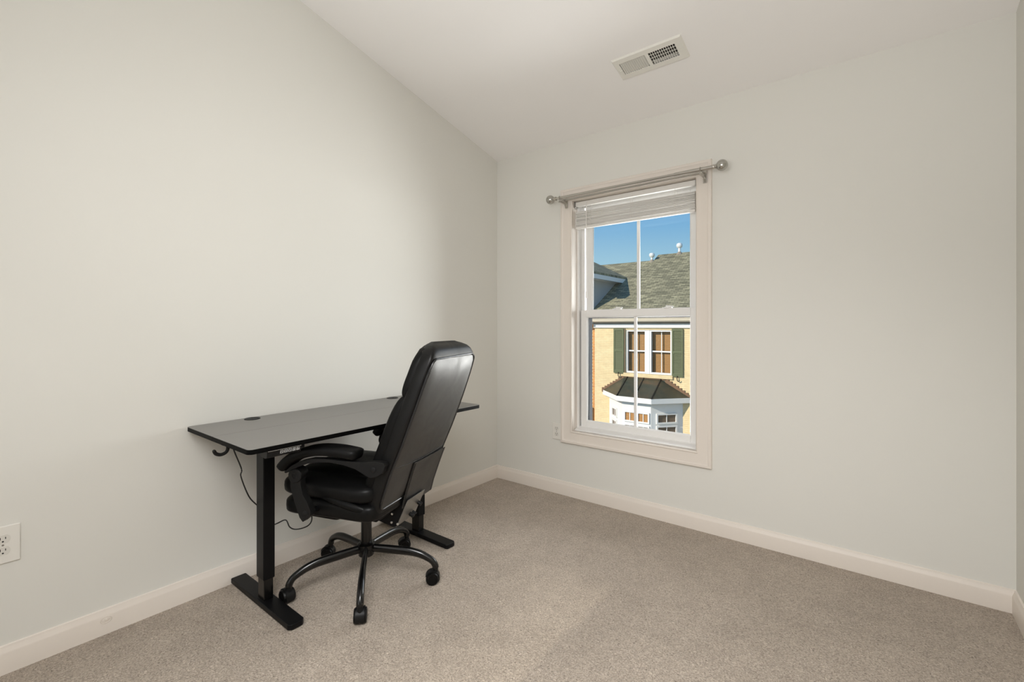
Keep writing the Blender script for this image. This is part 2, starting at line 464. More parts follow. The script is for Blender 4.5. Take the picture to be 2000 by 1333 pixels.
for x in (.80, 1.0825, 1.365):
    s = B(); s.tube([(x, .019, 1.99), (x, .0185, 1.84)], .0011, 6); s.tube([(x, .053, 1.99), (x, .0535, 1.84)], .0011, 6)
    obj('ladder_cord', s, M['blindtape'], bl)
wd = B(); wd.tube([(.775, .008, 1.985), (.777, .006, 1.40)], .0036, 8); wd.tube([(.775, .02, 2.0), (.775, .010, 1.998), (.775, .008, 1.985)], .0018, 6)
wd.tube([(.777, .006, 1.40), (.777, .006, 1.355)], .0052, 8)
obj('tilt_wand', wd, M['blind'], bl)

# ---------------------------------------------------------------- curtain rod
cr = root('curtain_rod', (1.1, -.08, 2.03), label='brushed nickel double curtain rod with ball finials above the window', cat='curtain rod')
RZ = 2.029
obj('front_rod', B().tube([(.60, -.10, RZ), (1.42, -.10, RZ)], .0085, 16).tube([(1.40, -.10, RZ), (1.622, -.10, RZ)], .0105, 16), M['steel'], cr)
obj('back_rod', B().tube([(.62, -.05, RZ - .004), (1.56, -.05, RZ - .004)], .007, 16), M['steel'], cr)
for sx, x0, ball in ((-1, .604, .558), (1, 1.610, 1.655)):
    f = B(); f.lathe([(.0, 0), (.0125, 0), (.0135, .004), (.0125, .008), (.0095, .012), (.013, .016), (.013, .019), (.009, .023), (.0, .025)], (x0 - sx * .002, -.10, RZ), (sx, 0, 0), 20)
    fo = obj('finial_collar', f, M['steel'], cr)
    obj('finial_ball', B().ball((ball, -.10, RZ), .030, 32), M['crystal'], cr)
for x in (.636, 1.545):
    k = B()
    k.box(x - .009, x + .009, -.022, -.0185, RZ - .055, RZ + .035)
    k.box(x - .005, x + .005, -.105, -.020, RZ - .030, RZ - .020)
    k.prism([(-.022, RZ - .05), (-.022, RZ - .02), (-.07, RZ - .02), (-.05, RZ - .028)], lambda u, v, d: (d, u, v), x - .003, x + .003)
    for yy, rr in ((-.10, .0135), (-.05, .0105)):
        pts = [(x, yy + rr * math.cos(t), RZ + rr * math.sin(t) - (.004 if yy > -.08 else 0)) for t in [PI * (.75 + 1.5 * q / 14) for q in range(15)]]
        k.tube(pts, (.0045, .002), 8, up=(1, 0, 0))
        k.box(x - .003, x + .003, yy - .003, yy + .003, RZ - .028, RZ - rr)
    ko = obj('bracket', k, M['steel'], cr)
    for dz in (-.046, .027): obj('screw', B().lathe([(0, 0), (.004, 0), (.003, .002), (0, .003)], (x, -.022, RZ + dz), (0, -1, 0), 10), M['zinc'], ko)
    obj('thumb_screw', B().lathe([(0, 0), (.0035, 0), (.0035, .012), (0, .013)], (x, -.106, RZ - .025), (0, -1, -.6), 10), M['steel'], ko)

# ---------------------------------------------------------------- outlets and the stop plate
def outlet(fn, w, h, label):
    rt = root('wall_outlet', fn(0, 0, 0), label=label, cat='outlet', group='wall outlets')
    ROOT = rt
    p = B(); p.prism([(-w / 2, -h / 2), (w / 2, -h / 2), (w / 2, h / 2), (-w / 2, h / 2)], fn, 0, .006)
    obj('cover_plate', p, M['plate'], rt, bevel=.003, seg=3)
    for sz in (.0195, -.0195):
        pts = []
        for k in range(32):
            t = 2 * PI * k / 32
            x = .0172 * math.cos(t); z = .0172 * math.sin(t)
            z = max(-.0138, min(.0138, z)); pts.append((x, sz + z))
        r_ = obj('receptacle', B().prism(pts, fn, .005, .0072), M['recept'], rt, smooth=False)
        s = B()
        s.prism([(-.0072, sz - .001), (-.0050, sz - .001), (-.0050, sz + .0075), (-.0072, sz + .0075)], fn, .007, .0074)
        s.prism([(.0050, sz + .0), (.0072, sz + .0), (.0072, sz + .0070), (.0050, sz + .0070)], fn, .007, .0074)
        s.prism([(.0026 * math.cos(2 * PI * k / 12), sz - .0075 + .0026 * math.sin(2 * PI * k / 12)) for k in range(12)], fn, .007, .0074)
        obj('slots', s, M['slot'], r_, smooth=False)
    obj('screw', B().prism([(.003 * math.cos(2 * PI * k / 12), .003 * math.sin(2 * PI * k / 12)) for k in range(12)], fn, .006, .0075), M['zinc'], rt, smooth=False)
    return rt
outlet(lambda u, v, d: (d, -2.577 + u, .432 + v), .082, .126, 'white duplex outlet on the left wall at the photo edge, left of the desk')
outlet(lambda u, v, d: (.548 + u, -d, .432 + v), .070, .114, 'small white duplex outlet on the window wall beside the lower window casing')
ds = root('stop_plate', (.014, -2.315, .056), label='small round painted stop plate on the left baseboard', cat='door stop plate')
obj('ring', B().tube([(.0145, -2.315 + .016 * math.cos(t), .056 + .012 * math.sin(t)) for t in [2 * PI * k / 24 for k in range(24)]], .0016, 8, up=(1, 0, 0), closed=True), M['trim'], ds)
obj('hub', B().lathe([(0, 0), (.013, 0), (.011, .001), (.004, .0015), (.003, .003), (0, .0035)], (.014, -2.315, .056), (1, 0, 0), 20), M['trim'], ds)

# ---------------------------------------------------------------- ceiling register
vt = root('ceiling_vent', cfn(VX, VS, 0), label='white metal ceiling register on the sloped ceiling above the window', cat='vent')
vfn = lambda x, s, n: cfn(VX + x, VS + s, -n)      # n into the room
ow, oh = .176, .071
ax0, ax1, bx0, bx1, sh = -.150, -.012, .006, .141, .042
p = B()
for a0, a1, c0, c1 in ((-ow, ax0, -oh, oh), (bx1, ow, -oh, oh), (ax1, bx0, -sh, sh), (ax0, bx1, -oh, -sh), (ax0, bx1, sh, oh)):
    p.box(a0, a1, c0, c1, .004, .009, vfn)
edge = [(-ow, -oh), (ow, -oh), (ow, oh), (-ow, oh)]
for i in range(4):
    q0, q1 = edge[i], edge[(i + 1) % 4]
    e0 = (q0[0] * 1.03, q0[1] * 1.07); e1 = (q1[0] * 1.03, q1[1] * 1.07)
    p.hexa([vfn(*q0, .004), vfn(*q1, .004), vfn(*e1, .0), vfn(*e0, .0), vfn(*q0, .009), vfn(*q1, .009), vfn(*e1, .0015), vfn(*e0, .0015)])
obj('face_plate', p, M['ventw'], vt, smooth=False)
for i in range(12):
    x = ax0 + .004 + (ax1 - ax0 - .006) * (i + .5) / 12
    obj('louver', B().hexa([vfn(x + .0044, -sh, -.005), vfn(x + .0056, -sh, -.005), vfn(x + .0056, sh, -.005), vfn(x + .0044, sh, -.005), vfn(x - .0060, -sh, .008), vfn(x - .0048, -sh, .008), vfn(x - .0048, sh, .008), vfn(x - .0060, sh, .008)]), M['ventw'], vt, smooth=False)
for i in range(1, 12):
    x = bx0 + (bx1 - bx0) * i / 12
    obj('grille_bar', B().box(x - .0010, x + .0010, -sh, sh, .005, .008, vfn), M['ventw'], vt, smooth=False)
for i in range(1, 4):
    s = -sh + 2 * sh * i / 4
    obj('grille_bar', B().box(bx0, bx1, s - .0011, s + .0011, .002, .005, vfn), M['ventw'], vt, smooth=False)
obj('damper_flap', B().hexa([vfn(bx0, -sh - .004, -.004), vfn(bx1, -sh - .004, -.004), vfn(bx1, -sh - .002, -.012), vfn(bx0, -sh + .010, -.012), vfn(bx0, -sh - .004, -.003), vfn(bx1, -sh - .004, -.003), vfn(bx1, -sh - .002, -.011), vfn(bx0, -sh + .010, -.011)]), M['ventw'], vt, smooth=False)
d = B()
d.box(hx0 - VX, hx1 - VX, hs0 - VS, hs1 - VS, -.125, -.12, vfn)
for a0, a1, c0, c1 in ((hx0 - VX, hx0 - VX + .002, hs0 - VS, hs1 - VS), (hx1 - VX - .002, hx1 - VX, hs0 - VS, hs1 - VS), (hx0 - VX, hx1 - VX, hs0 - VS, hs0 - VS + .002), (hx0 - VX, hx1 - VX, hs1 - VS - .002, hs1 - VS)):
    d.box(a0, a1, c0, c1, -.12, -.002, vfn)
obj('duct', d, M['duct'], vt, smooth=False)
obj('lever', B().box(-.165, -.149, -.006, -.003, .006, .014, vfn), M['ventw'], vt, bevel=.001)
for x in (-.163, .158): obj('screw', B().lathe([(0, 0), (.004, 0), (.003, .0015), (0, .002)], vfn(x, 0.004, .009), Vector(vfn(0, 0, 1)) - Vector(vfn(0, 0, 0)), 12), M['ventw'], vt)

# ---------------------------------------------------------------- standing desk
DX0, DX1, DY0, DY1, DZ = .018, .622, -2.056, -.880, .742
dk = root('standing_desk', (.31, -1.46, 0), label='black height-adjustable desk with two steel legs against the left wall', cat='desk')
def slab(x0, x1, y0, y1, corners, r=.018):
    poly = []
    for (cx, cy, a0) in ((x1, y1, 0), (x0, y1, 90), (x0, y0, 180), (x1, y0, 270)):
        if (cx, cy) in corners:
            ox = cx - r if cx == x1 else cx + r; oy = cy - r if cy == y1 else cy + r
            for k in range(7):
                t = math.radians(a0 + 15 * k); poly.append((ox + r * math.cos(t), oy + r * math.sin(t)))
        else: poly.append((cx, cy))
    return B().prism(poly, lambda u, v, d: (u, v, d), DZ - .018, DZ)
SX = .302
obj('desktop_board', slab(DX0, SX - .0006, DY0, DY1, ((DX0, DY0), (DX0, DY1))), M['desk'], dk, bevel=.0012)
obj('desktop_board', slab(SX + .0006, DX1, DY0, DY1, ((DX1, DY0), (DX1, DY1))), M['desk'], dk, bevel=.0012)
def edge_band(x0, x1, corners, skip):
    r = .018; pts = []
    for (cx, cy, a0) in ((x1, DY1, 0), (x0, DY1, 90), (x0, DY0, 180), (x1, DY0, 270)):
        if (cx, cy) in corners:
            ox = cx - r if cx == x1 else cx + r; oy = cy - r if cy == DY1 else cy + r
            pts += [(ox + r * math.cos(math.radians(a0 + 15 * k)), oy + r * math.sin(math.radians(a0 + 15 * k))) for k in range(7)]
        else: pts.append((cx, cy))
    k0 = [i for i, p in enumerate(pts) if abs(p[0] - skip) < 1e-6]          # start after the seam side
    while not (abs(pts[0][0] - skip) < 1e-6 and abs(pts[-1][0] - skip) < 1e-6): pts = pts[1:] + pts[:1]
    mx, my = (x0 + x1) / 2, (DY0 + DY1) / 2
    rings = []
    for i, p in enumerate(pts):
        a = pts[max(i - 1, 0)]; c = pts[min(i + 1, len(pts) - 1)]
        nx, ny = c[1] - a[1], -(c[0] - a[0]); L = math.hypot(nx, ny); nx, ny = nx / L, ny / L
        if nx * (p[0] - mx) + ny * (p[1] - my) < 0: nx, ny = -nx, -ny
        rings.append([(p[0] - nx * .001, p[1] - ny * .001, DZ - .0176), (p[0] + nx * .0009, p[1] + ny * .0009, DZ - .0176), (p[0] + nx * .0009, p[1] + ny * .0009, DZ - .0010), (p[0] - nx * .001, p[1] - ny * .001, DZ - .0010)])
    return B().loft(rings)
obj('edge_band', edge_band(DX0, SX - .0006, ((DX0, DY0), (DX0, DY1)), SX - .0006), M['edge'], dk, ang=50)
obj('edge_band', edge_band(SX + .0006, DX1, ((DX1, DY0), (DX1, DY1)), SX + .0006), M['edge'], dk, ang=50)
for gy in (-1.812, -1.032):
    g = B(); g.lathe([(0, 0), (.033, 0), (.033, .0015), (.030, .003), (.027, .0022), (.0, .0022)], (.060, gy, DZ), (0, 0, 1), 36)
    go = obj('grommet', g, M['plastic'], dk)
    obj('grommet_slot', B().box(.050, .070, gy - .003, gy + .022, DZ + .0022, DZ + .003), M['slot'], go, smooth=False)
PX = .285
for ly in (-1.852, -1.030):
    obj('foot', B().prism([(.006, ly - .026), (.014, ly - .032), (.540, ly - .032), (.552, ly - .022), (.552, ly + .022), (.540, ly + .032), (.014, ly + .032), (.006, ly + .026)], lambda u, v, d: (u, v, d), .004, .026), M['blackmetal'], dk, bevel=.004)
    for fx in (.05, .51): obj('leveling_foot', B().lathe([(0, 0), (.018, 0), (.018, .005), (0, .005)], (fx, ly, 0), (0, 0, 1), 16), M['rubber'], dk)
    ip = obj('inner_column', B().box(PX - .029, PX + .029, ly - .019, ly + .019, .024, .30), M['blackgloss'], dk, bevel=.004)
    obj('outer_column', B().box(PX - .034, PX + .034, ly - .0235, ly + .0235, .112, .70), M['blackmetal'], dk, bevel=.004)
    br = B(); br.box(.06, .57, ly - .02, ly + .02, .699, .7238)
    obj('side_bracket', br, M['blackmetal'], dk, bevel=.002)
obj('crossbeam', B().box(PX - .035, PX - .005, -1.83, -1.05, .682, .722).box(PX + .005, PX + .035, -1.83, -1.05, .682, .722), M['blackmetal'], dk, bevel=.002)
obj('motor_housing', B().box(PX - .032, PX + .034, -1.828, -1.70, .650, .70), M['blackmetal'], dk, bevel=.004)
obj('control_box', B().box(.10, .20, -1.62, -1.36, .690, .7235), M['plastic'], dk, bevel=.004)
# keypad: tilted face under the front edge
KY0, KY1 = -1.992, -1.868
prof = [(.545, .7238), (.617, .7238), (.612, .700), (.596, .694), (.556, .700)]
kp = obj('keypad', B().prism(prof, lambda u, v, d: (u, d, v), KY0, KY1), M['plastic'], dk, bevel=.0015)
obj('edge_glint', B().box(.6165, .6178, KY0 + .002, KY1 - .002, .7212, .7226), M['white'], kp, smooth=False)  # white strip stands in for the glint along the keypad's top edge
a0 = Vector((.617, 0, .7238)); a1 = Vector((.612, 0, .700)); kd = (a1 - a0).normalized(); kn = Vector((kd.z, 0, -kd.x)); kn = kn if kn.x > 0 else -kn
def kfn(y, v, n):
    q = a0 + kd * v + kn * n; return (q.x, y, q.z)
def stroke(bb, pts, w=.0007, closed=False):
    n = len(pts)
    for i in range(n if closed else n - 1):
        (y0, v0), (y1, v1) = pts[i], pts[(i + 1) % n]
        dx, dv = y1 - y0, v1 - v0; L = math.hypot(dx, dv); px, pv = -dv / L * w / 2, dx / L * w / 2
        y0 -= dx / L * w / 2; v0 -= dv / L * w / 2; y1 += dx / L * w / 2; v1 += dv / L * w / 2
        bb.hexa([kfn(y0 + px, v0 + pv, .0), kfn(y1 + px, v1 + pv, .0), kfn(y1 - px, v1 - pv, .0), kfn(y0 - px, v0 - pv, .0), kfn(y0 + px, v0 + pv, .0005), kfn(y1 + px, v1 + pv, .0005), kfn(y1 - px, v1 - pv, .0005), kfn(y0 - px, v0 - pv, .0005)])
for i in range(5):
    cy = -1.9405 + i * .0149; cv = .0115; h = .0052
    kb = B(); stroke(kb, [(cy - h, cv - h), (cy + h, cv - h), (cy + h, cv + h), (cy - h, cv + h)], .0009, True)
    g = [[(-.0028, .0015), (0, -.0015), (.0028, .0015)], [(-.0028, -.0015), (0, .0015), (.0028, -.0015)],
         [(-.0012, -.0018), (.0003, -.003), (.0003, .003)], [(-.0018, -.002), (0, -.003), (.0018, -.0018), (.0016, -.0005), (-.0018, .003), (.002, .003)],
         [(-.002, .0025), (-.0012, -.001), (0, -.003), (.0012, -.001), (.002, .0025), (-.002, .0025)]][i]
    stroke(kb, [(cy + a, cv + c) for a, c in g], .0009)
    obj('button', kb, M['white'], kp, smooth=False)
# headphone hook under the left edge
hk = B()
hk.tube(smooth_path([(.385, -2.034, .726), (.385, -2.033, .705), (.385, -2.040, .692), (.385, -2.056, .687), (.385, -2.072, .693), (.385, -2.079, .704)]), (.0065, .0045), 10, up=(1, 0, 0))
hk.ball((.385, -2.0795, .705), .0058, 12); hk.box(.373, .397, -2.052, -2.012, .7205, .7238)
obj('headphone_hook', hk, M['plastic'], dk)

# cord from desk to chair
pc = root('power_cord', (.3, -1.98, .66), label='thin black cord drooping from the desk behind its near leg to the chair seat', cat='cord')
pts = smooth_path([(.31, -1.985, .7225), (.31, -1.986, .684), (.312, -1.957, .596), (.31, -1.958, .565), (.30, -1.926, .478), (.245, -1.875, .415), (.20, -1.82, .36), (.235, -1.797, .305), (.29, -1.808, .322), (.32, -1.785, .337), (.33, -1.772, .305), (.34, -1.748, .290), (.38, -1.722, .305), (.405, -1.715, .335), (.425, -1.728, .385), (.437, -1.739, .43)], 8)
obj('cable', B().tube(pts, .0026, 8), M['cable'], pc)

# ---------------------------------------------------------------- office chair (local: +x forward, +y its left side)
ch = root('office_chair', (.468, -1.488, 0), math.radians(199), label='black leather high-back executive office chair on casters facing the desk', cat='chair')
kw = dict(parent=ch, local=True)
hub = B(); hub.lathe([(0, .118), (.030, .118), (.034, .122), (.034, .150), (.040, .156), (.040, .172), (.030, .180), (0, .180)], (0, 0, 0), (0, 0, 1), 28)
obj('base_hub', hub, M['blackgloss'], **kw)
gl = B(); gl.lathe([(0, .17), (.0235, .17), (.0235, .33), (.016, .331), (.016, .372), (0, .372)], (0, 0, 0), (0, 0, 1), 28)
obj('gas_lift', gl, M['blackgloss'], **kw)
world0 = 199
for i, aw in enumerate((-38.5, 34.3, 106.8, 177.6, 251.0)):
    a = math.radians(aw - world0); dx, dy = math.cos(a), math.sin(a)
    prof = [(.026, .152), (.07, .150), (.12, .147), (.17, .144), (.21, .140), (.25, .131), (.28, .118), (.305, .103), (.318, .086), (.322, .072)]
    rad = [(.0115, .019), (.0115, .019), (.012, .0195), (.0125, .0195), (.0135, .0185), (.0145, .017), (.0145, .0155), (.0145, .0145), (.0145, .0145), (.0145, .0145)]
    path = smooth_path([(dx * r, dy * r, z) for r, z in prof], 4)
    rads = []
    for k in range(len(path)):
        u = k / 4; j = min(int(u), len(rad) - 2); f = u - j
        rads.append(tuple(rad[j][q] * (1 - f) + rad[j + 1][q] * f for q in (0, 1)))
    obj('leg', B().tube(path, rads, 16, up=(dx * .3, dy * .3, 1)), M['blackgloss'], **kw)
    # twin-wheel caster
    ca = math.radians((140, 225, 235, 215, 180)[i] - world0) ; fx, fy = math.cos(ca), math.sin(ca); sx, sy = -fy, fx
    px, py = dx * .322, dy * .322
    wx, wy = px + fx * .014, py + fy * .014
    c = B(); c.tube([(px, py, .042), (px, py, .078)], .011, 14)
    hood = []
    for sgn in (-.0165, .0165):
        ring = []
        for k in range(15):
            t = math.radians(-28 + 190 * k / 14)
            ring.append((wx - fx * .0325 * math.cos(t) + sx * sgn, wy - fy * .0325 * math.cos(t) + sy * sgn, .030 + .0325 * math.sin(t)))
        ring.append((wx + sx * sgn, wy + sy * sgn, .022))
        hood.append(ring)
    c.loft(hood)
    co = obj('caster', c, M['plastic'], **kw)
    for sgn in (-1, 1):
        w = B(); o0 = Vector((wx + sx * sgn * .004, wy + sy * sgn * .004, .029))
        w.lathe([(0, 0), (.0287, 0), (.029, .002), (.029, .015), (.026, .0200), (.019, .0205), (.018, .019), (0, .019)], o0, (sx * sgn, sy * sgn, 0), 32)
        obj('wheel', w, M['rubber'], co, local=True)

# seat
def crown(k, cz, cx, cy, hx, hy):
    def f(x, y, z):
        if z > cz:
            u = 1 - min(1, ((x - cx) / hx) ** 2); v = 1 - min(1, ((y - cy) / hy) ** 2)
            z += k * u * v
        return (x, y, z)
    return f
obj('seat_base', B().superq((.022, 0, .413), (.233, .247, .046), .45, .22, fn=lambda x, y, z: (x, y, z - (.010 if x > 0 else .0) * (x / .25))), M['leather'], **kw)
obj('seat', B().superq((.030, 0, .487), (.238, .255, .050), .55, .28, fn=crown(.006, .487, .03, 0, .24, .25)), M['leather'], **kw)
obj('seat_pad', B().superq((.045, 0, .515), (.205, .175, .036), .5, .35, fn=crown(.005, .51, .045, 0, .2, .17)), M['leather'], **kw)
# side folds of the cushion
for sy in (1, -1):
    f = B(); f.tube(smooth_path([(.08, sy * .238, .474), (.0, sy * .245, .462), (-.08, sy * .246, .447), (-.15, sy * .238, .432), (-.19, sy * .222, .420)]), [(.010 * q_, .016 * q_) for q_ in [max(.08, math.sin(PI * (k_ + .3) / 24.6)) ** .6 for k_ in range(25)]], 12)
    obj('side_fold', f, M['leather'], **kw)
obj('seat_pan', B().box(-.17, .12, -.16, .16, .352, .374), M['blackmetal'], bevel=.006, **kw)
obj('footrest', B().superq((.10, 0, .350), (.085, .17, .019), .45, .2), M['leather'], **kw)
mech = B(); mech.box(-.10, .08, -.065, .065, .322, .356)
obj('tilt_mechanism', mech, M['blackmetal'], bevel=.006, **kw)
lv = B(); lv.tube(smooth_path([(.03, -.06, .335), (.03, -.16, .333), (.035, -.25, .338)]), .005, 10); lv.box(.02, .05, -.30, -.24, .334, .342)
obj('height_lever', lv, M['blackgloss'], **kw)
# bracket that carries the backrest
bk = B()
for n0 in (.028, -.030): bk.prism([(-.08, .30), (-.08, .35), (-.15, .372), (-.205, .43), (-.222, .43), (-.212, .36), (-.178, .285), (-.15, .285)], lambda u, v, d: (u, d, v), n0 - .002, n0 + .002)
bo = obj('back_bracket', bk, M['blackmetal'], **kw)
for u, v in ((-.158, .338), (-.155, .300), (-.186, .297)): obj('bolt', B().lathe([(0, 0), (.0062, 0), (.005, .003), (0, .004)], (u, .030, v), (0, 1, 0), 12), M['silver'], bo, local=True)
obj('back_plate', B().hexa([(-.182, .026, .287), (-.182, -.118, .287), (-.178, -.118, .287), (-.178, .026, .287), (-.236, .026, .405), (-.236, -.118, .405), (-.232, -.118, .405), (-.232, .026, .405)]), M['zinc'], **kw)
kn_ = B(); kn_.lathe([(0, 0), (.008, 0), (.010, .006), (.010, .020), (.006, .024), (0, .024)], (-.200, -.045, .318), (-1, 0, -.45), 16); kn_.lathe([(0, 0), (.006, 0), (.006, .02), (0, .02)], (-.200, -.070, .318), (-1, 0, -.45), 12)
kn_.lathe([(0, 0), (.009, 0), (.009, .018), (0, .02)], (-.214, -.095, .352), (-1, 0, -.45), 14)
obj('adjustment_knob', kn_, M['plastic'], **kw)

# backrest
REAR = [(.385, -.205), (.42, -.214), (.50, -.243), (.57, -.270), (.70, -.328), (.842, -.385), (.973, -.433), (1.03, -.453), (1.06, -.452), (1.085, -.436), (1.10, -.405)]
HW = [(.385, .205), (.45, .216), (.60, .222), (.80, .222), (.95, .216), (1.03, .205), (1.055, .194), (1.075, .176), (1.09, .145), (1.102, .095)]
TH = [(.385, .05), (.42, .072), (.6, .075), (1.0, .072), (1.06, .066), (1.09, .045), (1.10, .02)]
def srings(zs, rear, hw, thick, e=.30, n=44):
    rings = []
    for z in zs:
        r, w, t = rear(z), hw(z), thick(z); ring = []
        for k in range(n):
            a = 2 * PI * k / n; ca_, sa_ = math.cos(a), math.sin(a)
            ring.append((r + t / 2 - t / 2 * math.copysign(abs(ca_) ** e, ca_), w * math.copysign(abs(sa_) ** (e * .75), sa_), z))
        rings.append(ring)
    return rings
zs = [.385, .392, .405, .42] + [.44 + .03 * k for k in range(20)] + [1.03, 1.05, 1.068, 1.082, 1.092, 1.099, 1.102]
obj('backrest', B().loft(srings(zs, lambda z: interp(REAR, z), lambda z: interp(HW, z), lambda z: interp(TH, z))), M['bodyleather'], ang=70, **kw)
def puff(z0, z1, w, t, k=22, wtop=None, inset=.045, pw=.32):
    zs = [z0 + (z1 - z0) * (.5 - .5 * math.cos(PI * i / k)) for i in range(k + 1)]
    prof = lambda z: max(.02, (1 - abs(2 * (z - z0) / (z1 - z0) - 1) ** 5)) ** .5
    ww = lambda z: min(w, interp(HW, z) * 1.0) * (.93 + .07 * prof(z))
    return srings(zs, lambda z: interp(REAR, z) + inset * (1 if z < 1.03 else max(.35, 1 - (z - 1.03) * 8)), ww, lambda z: t * prof(z) + .012, .42)
obj('back_cushion', B().loft(puff(.47, .905, .222, .060)), M['leather'], ang=70, **kw)
obj('headrest', B().loft(puff(.878, 1.092, .222, .042)), M['leather'], ang=70, **kw)
# padded rear panel, glossier than the rest
rows = []
for i in range(25):
    z = .428 + (1.034 - .428) * i / 24; row = []
    wv = interp(HW, z) * .955
    if z > 1.005: wv -= .030 * (1 - math.sqrt(max(0, 1 - ((z - 1.005) / .030) ** 2)))
    if z < .452: wv -= .028 * (1 - math.sqrt(max(0, 1 - ((.452 - z) / .028) ** 2)))
    for k in range(21):
        u = -1 + 2 * k / 20
        ed = min(1, (1 - abs(u)) * 5) * min(1, i / 3, (24 - i) / 4)
        bul = .0015 + .0055 * math.sin(ed * PI / 2) * (1 - .3 * u * u) + .004 * max(0, (z - .85) / .2) * math.sin(ed * PI / 2)
        row.append((interp(REAR, z) - bul, wv * u, z))
    rows.append(row)
bp = B(); V_ = [[bp.bm.verts.new(p) for p in r] for r in rows]
W_ = [[bp.bm.verts.new((p[0] + .012, p[1], p[2])) for p in r] for r in rows]
for i in range(24):
    for k in range(20):
        bp.bm.faces.new((V_[i][k], V_[i][k + 1], V_[i + 1][k + 1], V_[i + 1][k])); bp.bm.faces.new((W_[i][k], W_[i + 1][k], W_[i + 1][k + 1], W_[i][k + 1]))
    bp.bm.faces.new((V_[i][0], V_[i + 1][0], W_[i + 1][0], W_[i][0])); bp.bm.faces.new((V_[i][20], W_[i][20], W_[i + 1][20], V_[i + 1][20]))
for k in range(20):
    bp.bm.faces.new((V_[0][k], W_[0][k], W_[0][k + 1], V_[0][k + 1])); bp.bm.faces.new((V_[24][k], V_[24][k + 1], W_[24][k + 1], W_[24][k]))
obj('back_panel', bp, M['backleather'], ang=60, **kw)
# piping round the rear panel
pp = []
zsq = [.452 + (1.005 - .452) * k / 16 for k in range(17)]
wrear = lambda z: interp(HW, z) * .955
for z in zsq: pp.append((interp(REAR, z) - .001, wrear(z), z))
for k in range(1, 5): t = k / 5 * PI / 2; z = 1.005 + .030 * math.sin(t); pp.append((interp(REAR, z) - .001, wrear(1.005) - .030 * (1 - math.cos(t)), z))
for k in range(7): pp.append((interp(REAR, 1.035) - .001, (wrear(1.005) - .03) * (1 - 2 * k / 6), 1.036 + .006 * k / 6))
q = [(x, -y, z) for x, y, z in pp[:len(pp) - 7]][::-1]
pp += q
for k in range(1, 5): t = k / 5 * PI / 2; z = .452 - .028 * math.sin(t); pp.append((interp(REAR, z) - .001, -wrear(.45) + .028 * (1 - math.cos(t)), z))
for k in range(7): pp.append((interp(REAR, .424) - .001, (-wrear(.45) + .028) * (1 - 2 * k / 6), .424))
for k in range(4, 0, -1): t = k / 5 * PI / 2; z = .452 - .028 * math.sin(t); pp.append((interp(REAR, z) - .001, wrear(.45) - .028 * (1 - math.cos(t)), z))
obj('piping', B().tube(pp, .0042, 8, up=(1, 0, 0), closed=True), M['piping'], **kw)
sm = B()
sm.tube([(interp(REAR, .600) - .0066 + .003 * abs(1 - k / 6) ** 4, .205 - .415 * k / 12, .602 - .012 * math.sin(PI * k / 12)) for k in range(13)], .0012, 6, up=(1, 0, 0))
obj('panel_seam', sm, M['piping'], **kw)
# rear pocket flap
rings = []
for i in range(9):
    z = .370 + (.583 - .370) * i / 8; ring_f, ring_b = [], []
    for k in range(9):
        u = k / 8; y = .035 + .022 * i / 8 - (.255 + .022 * i / 8) * u
        bul = .004 * math.sin(PI * u) * (.4 + .6 * (1 - abs(2 * i / 8 - 1))) + .004
        ring_b.append((interp(REAR, max(z, .385)) - bul - .0092 + max(0, .385 - z) * .3, y, z)); ring_f.append((interp(REAR, max(z, .385)) - bul - .0050 + max(0, .385 - z) * .3, y, z))
    rings.append(ring_b + ring_f[::-1])
po = obj('rear_pocket', B().loft(rings), M['backleather'], **kw)
obj('stitching', B().tube([(r[8][0] - .001, r[8][1] + .012, r[8][2]) for r in rings], .0012, 6, up=(1, 0, 0)), M['piping'], po, local=True)
obj('stitching', B().tube([(r[0][0] - .002, r[0][1] - .008, r[0][2]) for r in rings], .0012, 6, up=(1, 0, 0)), M['piping'], po, local=True)
# arms
frame_poly = [(0.146, 0.581), (0.117, 0.606), (0.077, 0.628), (0.034, 0.639), (-0.03, 0.641), (-0.101, 0.636), (-0.187, 0.635), (-0.249, 0.638), (-0.269, 0.634), (-0.273, 0.621), (-0.263, 0.594), (-0.239, 0.58), (-0.215, 0.574), (-0.194, 0.583), (-0.153, 0.606), (-0.101, 0.62), (-0.048, 0.627), (0.005, 0.625), (0.048, 0.618), (0.084, 0.604), (0.113, 0.59), (0.14, 0.576)]
strut_poly = [(0.122, 0.562), (0.117, 0.515), (0.102, 0.465), (0.08, 0.402), (0.066, 0.385), (0.034, 0.412), (0.034, 0.432), (0.048, 0.465), (0.066, 0.494), (0.075, 0.534), (0.075, 0.564)]
padc = [(.162, .588), (.151, .602), (.132, .621), (.105, .640), (.068, .655), (.028, .665), (-.02, .669), (-.075, .667), (-.12, .661), (-.158, .654)]
